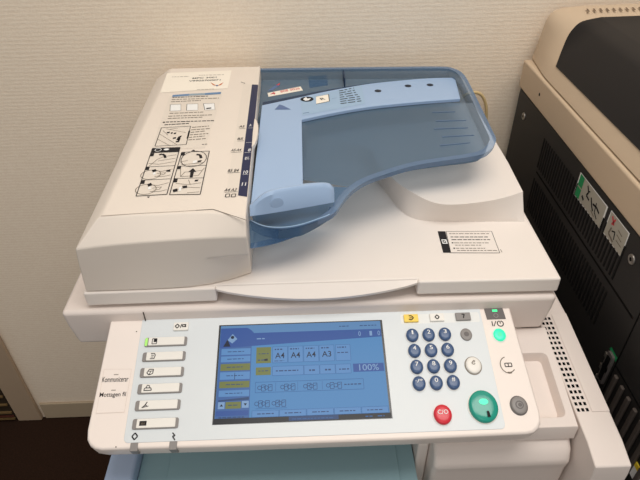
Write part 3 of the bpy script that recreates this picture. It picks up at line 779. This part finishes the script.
# display graphics: s,t = fractions across / down the lit area
lx0, lx1, ly0, ly1 = -.1080, .0818, -.1262, -.0172
def U(s, t): return (lx0+(lx1-lx0)*s, ly1-(ly1-ly0)*t)
b = MB()
def R(s0, t0, s1, t1, m, h=.0001): b.flat(D, [U(s0, t1), U(s1, t1), U(s1, t0), U(s0, t0)], h, m)
def BX(s0, t0, s1, t1, m='scr_line', w=.0005, h=.0003):
    for p, q in (((s0, t0), (s1, t0)), ((s1, t0), (s1, t1)), ((s1, t1), (s0, t1)), ((s0, t1), (s0, t0))): b.line(D, U(*p), U(*q), w, h, m)
def W(s0, s1, t, m='scr_text', w=.0010, h=.0003, word=.004):
    a = s0
    while a < s1:
        e = min(s1, a+word/.19*random.uniform(.5, 1.3)); b.line(D, U(a, t), U(e, t), w, h, m); a = e+.006
def TX(body, s, t, wd, hg, m='scr_dark', h=.0004): b.text(D, body, U(s, t), hg, m, h, width=wd)
b.flat(D, [(lx0-.0004, ly0), (lx1+.0002, ly0), (lx1+.0002, ly1+.0008), (lx0-.0004, ly1+.0008)], 0, 'scr_bg')
R(0, -.01, 1, .085, 'scr_top'); b.flat(D, [U(.21, .09), U(.21, .085), U(1, .085), U(1, .175), U(0, .25), U(0, .02), U(.165, .02), U(.19, .05)][::-1], .0002, 'scr_bar')
R(.0, .17, .195, 1.0, 'scr_side', .00015); R(.2, .175, .215, 1.0, 'scr_bg', .0001)
# corner icon
b.flat(D, [U(.02, .235), U(.065, .235), U(.045, .15)], .0004, 'scr_dark'); b.flat(D, [U(.045, .16), U(.075, .2), U(.105, .15), U(.075, .09)], .0005, 'scr_light'); b.disc(D, U(.075, .13), .002, .0006, 'scr_dark')
W(.225, .28, .155, 'scr_light', .0013)
W(.74, .80, .04, 'scr_text'); W(.87, .98, .04, 'scr_text')
for s in (.79, .87, .94): BX(s-.035, .10, s+.04, .17, 'scr_line', .0004, .0004)
for s, g in ((.865, '0'), (.935, '1'), (.985, '0')): TX(g, s, .135, .003, .006, 'scr_light', .0005)
rows = [(.26, .33, 'scr_btn'), (.345, .41, 'scr_btn'), (.43, .505, 'scr_olive'), (.52, .60, 'scr_btn'), (.62, .69, 'scr_olive'), (.715, .78, 'scr_btn')]
for t0, t1, m in rows:
    R(.012, t0, .19, t1, m, .0003); W(.05, .15, (t0+t1)/2, 'scr_text', .0009, .0005)
R(.099, .53, .102, .60, 'scr_dark', .0005)
b.flat(D, [U(.012, .815), U(.19, .79), U(.19, .82), U(.012, .83)][::-1], .0003, 'scr_text')
R(.012, .835, .05, .905, 'scr_light', .0003); R(.055, .835, .145, .905, 'scr_olive', .0003); R(.15, .83, .19, .90, 'scr_light', .0003)
b.flat(D, [U(.022, .88), U(.042, .88), U(.032, .855)], .0005, 'scr_dark'); b.flat(D, [U(.16, .855), U(.18, .855), U(.17, .88)][::-1], .0005, 'scr_dark')
W(.07, .13, .87, 'scr_text', .0009, .0005)
R(.0, .925, .19, .975, 'scr_bar', .0003); W(.02, .17, .992, 'scr_text', .0012)
# paper source row
R(.225, .255, .315, .435, 'scr_olive', .0003); W(.24, .30, .33, 'scr_text', .0009, .0005); b.flat(D, [U(.275, .39), U(.295, .385), U(.295, .41), U(.275, .41)][::-1], .0005, 'scr_dark'); W(.235, .275, .40, 'scr_text', .0012, .0005)
for s, g in ((.325, 'A4'), (.42, 'A4'), (.515, 'A4'), (.61, 'A3'), (.71, '')):
    R(s, .255, s+.09, .435, 'scr_btn', .0002); BX(s, .255, s+.09, .435, w=.0004)
    if g: TX(g, s+.044, .355, .0108, .0070)
    W(s+.012, s+.065, .285, 'scr_text', .0016, .0004, .0022)
W(.335, .395, .415, 'scr_text', .0008); W(.72, .785, .345, 'scr_text', .0012)
R(.225, .48, .315, .565, 'scr_olive', .0003); W(.24, .30, .52, 'scr_text', .0009, .0005)
for s0, s1 in ((.325, .515), (.515, .61), (.61, .705), (.705, .80)): R(s0, .475, s1-.004, .575, 'scr_btn', .0002); BX(s0, .475, s1-.004, .575, w=.0004)
W(.345, .48, .525, 'scr_text', .0014); W(.545, .58, .53, 'scr_text', .002); W(.64, .675, .53, 'scr_text', .002); W(.725, .79, .53, 'scr_text', .0014)
R(.81, .475, .995, .565, 'scr_bar', .0003); TX('100%', .905, .52, .0225, .0074, 'scr_light', .0006)
# two sided / finishing icons
BX(.225, .64, .865, .75, w=.0005)
def icon(s, t, m='scr_text'):
    b.arc(D, U(s, t), .0022, 0, 6.28, .0006, .0005, m, 8); BX(s+.012, t-.03, s+.034, t+.035, m, .0006, .0005); b.line(D, U(s+.014, t), U(s+.03, t-.012), .0006, .0005, m)
for s in (.25, .29, .385, .425, .52, .555, .655, .70): icon(s, .70)
for s in (.345, .475, .62): b.line(D, U(s, .65), U(s, .74), .0004, .0004, 'scr_line')
W(.75, .85, .695, 'scr_text', .0013)
for s in (.235, .275, .335, .37): icon(s, .865)
b.line(D, U(.23, .915), U(.41, .915), .0005, .0004, 'scr_line')
for k in range(5):
    s0 = .21+k*.158; R(s0, .935, s0+.153, 1.0, 'scr_btn', .0003); BX(s0, .935, s0+.153, 1.0, w=.0005); W(s0+.03, s0+.125, .968, 'scr_text', .0011, .0005)
b.flat(D, [(fx0+.0012, fy0+.0008), (fx1-.0012, fy0+.0008), (fx1-.0012, ly0), (fx0+.0012, ly0)], .0001, 'scr_foot')
b.flat(D, [(-.028, fy0+.0012), (.026, fy0+.0012), (.026, ly0-.0004), (-.028, ly0-.0004)], .0002, 'scr_text'); W(.44, .68, 1.03, 'scr_line', .0009, .0004)
W(.86, .9, 1.03, 'scr_line', .0012); W(.93, .97, 1.03, 'scr_line', .0012)
b.build('display', TS)

# ------------------------------------------------------------------ dark copier on the right
CC = empty('copier', (.72, .60, 0), 'large black and beige copier standing against the wall at the right', 'copier')
b = MB().box(.385, 1.05, .33, .945, .03, .952, 'copier_black').box(.42, 1.02, .36, .93, .003, .03, 'copier_slot')
SP = b.build('side_body', CC, bevel=.003)
b = MB().box(.382, 1.055, .32, .948, .9535, 1.002, 'copier_beige')
b.build('scanner_band', CC, bevel=.004)
# feeder: beige base with rising rear rim, dark rounded cover
b = MB()
PB = [(.386, 1.0035), (.395, 1.0262), (.407, 1.044), (.419, 1.058), (.431, 1.070), (.444, 1.079), (.47, 1.085), (1.05, 1.094)]
PR = [(.394, 1.0035), (.398, 1.030), (.401, 1.052), (.404, 1.070), (.411, 1.081), (.425, 1.087), (.455, 1.090), (1.05, 1.097)]
def fine(a, n=4):
    out = []
    for i in range(len(a)-1):
        p0, p1, p2, p3 = a[max(i-1, 0)], a[i], a[i+1], a[min(i+2, len(a)-1)]
        for k in range(n):
            t = k/n; out.append(.5*(2*p1+(p2-p0)*t+(2*p0-5*p1+4*p2-p3)*t*t+(3*p1-p0-3*p2+p3)*t**3))
    return out+[a[-1]]
def fine2(q): return q[:1]+list(zip(fine([p[0] for p in q[1:7]]), fine([p[1] for p in q[1:7]])))+q[7:]
PB, PR = fine2(PB), fine2(PR); NP = len(PB)
def morph(i, y):
    t = min(1, max(0, (y-.85)/.098)); t = t*t*(3-2*t)
    return Vector((PB[i][0]*(1-t)+PR[i][0]*t, y, PB[i][1]*(1-t)+PR[i][1]*t))
rings = [[morph(i, y) for i in range(NP)]+[Vector((1.05, y, 1.0035))] for y in (.33, .6, .85, .866, .882, .898, .915, .932, .944)]
rings.append([p+Vector((.003, .004, -.003 if p.z > 1.01 else 0)) for p in rings[-1][:-1]]+[rings[-1][-1]+Vector((0, .004, 0))])
b.loft(rings, 'copier_beige')
FD = b.build('feeder_frame', CC, bevel=.0015, angle=40, smooth=40)
b = MB()
YB = [0, .846, .864, .877, .883, .886, .887, .887]
off = [(-.0012, .0008), (-.0013, .0009), (-.0012, .0011), (-.001, .0013), (-.0006, .0016), (0, .0016)]
off = [(0, 0)]+list(zip(fine([p[0] for p in off]), fine([p[1] for p in off])))+[(0, .0016)]
YB = YB[:1]+fine(YB[1:7])+YB[7:]
def cv(i, f, lift=1):
    y = .34+(YB[i]-.34)*f; p = morph(i, y); return p+Vector((off[i][0]*lift, 0, off[i][1]*lift))
fr = [0, .3, .6, .85, .92, .95, .97, .985, 1]
b.loft([[cv(i, 1, -.5) for i in range(1, NP)]]+[[cv(i, f) for i in range(1, NP)] for f in fr[::-1]]+[[cv(i, 0, -.5) for i in range(1, NP)]], 'copier_lid', (False, False), closed=False)
e0 = [cv(1, f) for f in fr]; e1 = [cv(1, f, -.5) for f in fr]
b.loft([e0, e1], 'copier_lid', (False, False), closed=False)
b.build('dark_cover', CC, smooth=45, label='black rounded cover on top of the copier')
b = MB()
for i in range(9):
    x = .452+i*.0105
    b.add([(x, .906, 1.0912+i*.0001), (x+.0030, .906, 1.0912+i*.0001), (x+.0062, .922, 1.0914+i*.0001), (x+.0032, .922, 1.0914+i*.0001)], [[0, 1, 2, 3]], 'vent_brown')
b.build('vent_slots', FD)
# side details on the x = .385 face
b = MB()
def svent(y0, y1, z0, z1, n, sk=.0):
    for i in range(n):
        y = y0+(y1-y0)*i/(n-1)
        b.box(.3842, .3852, y, y+.0032, z0, z1, 'black_slot')
svent(.52, .80, .872, .925, 34); b.build('upper_vent', SP)
b = MB(); svent(.52, .80, .79, .850, 34); b.build('lower_vent', SP)
b = MB().box(.3843, .3852, .46, .80, .8625, .8650, 'copier_slot').box(.3843, .3852, .452, .4535, .40, .93, 'copier_slot').box(.3843, .3852, .335, .452, .786, .788, 'copier_slot')
b.build('panel_seam', SP)
for y, z in ((.901, .917), (.502, .921)):
    MB().dome(SIDE, (-y, z), .0065, .002, 'metal').dome(SIDE, (-y, z), .003, .0023, 'copier_slot').build('screw', SP, label='small round metal screw')
MB().disc(SIDE, (-.853, .978), .0028, .0033, 'copier_slot').build('band_hole', CC)
for k in range(7):
    MB().box(.3805, .3848, .338+k*.0165, .345+k*.0165, .36, .78, 'copier_rib').build('side_rib', SP, bevel=.0015)
def slabel(q, nm, green, lab):
    b = MB(); b.pflat(SIDE, q, .0006, 'print_white')
    c = [sum(p[0] for p in q)/4, sum(p[1] for p in q)/4]
    inn = [(c[0]+(p[0]-c[0])*.92, c[1]+(p[1]-c[1])*.94) for p in q]
    b.pflat(SIDE, inn, .0009, 'label_silver')
    L = lambda s, t: lerp(lerp(inn[0], inn[1], s), lerp(inn[3], inn[2], s), t)
    if green:
        b.pflat(SIDE, [L(0, 0), L(.15, 0), L(.15, .50), L(0, .50)], .0012, 'label_green'); b.pflat(SIDE, [L(0, .56), L(.15, .56), L(.15, 1), L(0, 1)], .0012, 'label_green')
    def st(pts, w=.002, m='ink'): b.pline(SIDE, [L(*p) for p in pts], w, .0012, m)
    if green:
        st([(.3, .1), (.38, .3), (.34, .5), (.46, .55)], .003); st([(.42, .2), (.36, .3)]); st([(.5, .35), (.58, .6), (.66, .75)], .003); st([(.6, .5), (.74, .45), (.86, .55)], .003); st([(.7, .3), (.72, .7), (.84, .85)], .002); st([(.22, .7), (.3, .8)], .004); st([(.6, .8), (.74, .88)], .0016, 'ink_soft')
    else:
        st([(.12, .1), (.3, .35)], .003, 'ink_red'); st([(.3, .08), (.2, .4)], .003, 'ink_red'); st([(.25, .5), (.2, .8), (.5, .9)], .003, 'ink_soft'); st([(.3, .6), (.45, .5), (.5, .8)], .002); st([(.55, .3), (.8, .35)], .0014, 'ink_soft'); st([(.55, .5), (.85, .55)], .0014, 'ink_soft'); st([(.6, .7), (.9, .72)], .0014, 'ink_soft')
    b.build(nm, SP, label=lab)
slabel([(581.2, 172), (608.6, 207), (600.6, 229.6), (574, 194)], 'paper_jam_label', True, 'silver label with green corner and diagram')
slabel([(612, 210), (630.4, 233.6), (621.2, 257.4), (603.2, 232.4)], 'warning_label', False, 'silver label with small red mark')
# connector group with green tag
b = MB()
b.pflat(SIDE, [(610.2, 348.4), (612.4, 347), (618.2, 358), (616, 362)], .0010, 'label_green')
b.build('green_tag', SP, label='green strip label')
for p, w in (((607.5, 355), .006), ((602.5, 366), .006), ((598, 376), .005)):
    c = SIDE.px(*p); MB().slab(SIDE, rrect(c.x-w*.5, c.x+w*.5, c.y-w*.7, c.y+w*.7, .001), 0, .003, 'metal').build('connector_screw', SP, bevel=.0005)
for p in ((610, 362), (605, 373)):
    c = SIDE.px(*p); MB().slab(SIDE, rrect(c.x-.007, c.x+.007, c.y-.016, c.y+.016, .003), 0, .004, 'key_dark').slab(SIDE, rrect(c.x-.004, c.x+.004, c.y-.011, c.y+.011, .002), .004, .005, 'copier_slot').build('socket', SP, bevel=.0008)
b = MB()
c = SIDE.px(638.5, 473)
b.slab(SIDE, [(c.x-.014, c.y-.016), (c.x+.016, c.y-.016), (c.x+.016, c.y+.002), (c.x-.014, c.y+.002)], 0, .0015, 'print_white')
b.slab(SIDE, [(c.x-.014, c.y+.002), (c.x+.016, c.y+.002), (c.x+.016, c.y+.009), (c.x-.014, c.y+.009)], 0, .0018, 'yellow_tag')
b.build('yellow_tag', SP, label='yellow and white tag low on the side')

# ------------------------------------------------------------------ cable by the wall
pts = spline([(.262, .959, .80), (.268, .959, .88), (.285, .959, .925), (.304, .959, .938), (.320, .959, .935), (.331, .959, .920), (.337, .959, .90), (.340, .959, .87), (.341, .959, .80), (.345, .959, .60), (.342, .959, .30), (.342, .959, .05), (.342, .952, .0035), (.342, .90, .0035)], 6)
c = MB().tube(pts, .0028, 'cable').build('cable', smooth=60)
c['label'] = 'beige looped cable hanging against the wall behind the blue paper tray'; c['category'] = 'cable'

# ------------------------------------------------------------------ light
def area(name, loc, size, sy, power, col, target=None, spread=180):
    l = bpy.data.lights.new(name, 'AREA'); l.shape = 'RECTANGLE'; l.size = size; l.size_y = sy; l.energy = power; l.color = col; l.spread = rad(spread)
    o = bpy.data.objects.new(name, l); COL.objects.link(o); o.location = loc
    if target:
        o.rotation_euler = (Vector(target)-Vector(loc)).to_track_quat('-Z', 'Y').to_euler()
    return o
area('ceiling_lamp', (.35, .25, 2.62), 1.4, .8, 21.5, (1, .96, .91))
area('room_lamp', (-.3, -1.5, 2.62), 1.4, .8, 13, (1, .96, .91))
w = bpy.data.worlds.new('World'); S.world = w; w.use_nodes = True
w.node_tree.nodes['Background'].inputs[0].default_value = (1, .96, .92, 1)
w.node_tree.nodes['Background'].inputs[1].default_value = .38

# ------------------------------------------------------------------ camera
cd = bpy.data.cameras.new('Camera'); cam = bpy.data.objects.new('Camera', cd); COL.objects.link(cam)
cd.sensor_fit = 'HORIZONTAL'; cd.sensor_width = 36; cd.lens = F*36/640; cd.clip_start = .02
M = Matrix((RT, -DN, -FW)).transposed().to_4x4(); M.translation = CAM
cam.matrix_world = M
S.camera = cam
S.view_settings.view_transform = 'Standard'; S.view_settings.look = 'None'
S.view_settings.gamma = 1; S.view_settings.use_curve_mapping = False; S.view_settings.exposure = -0.06
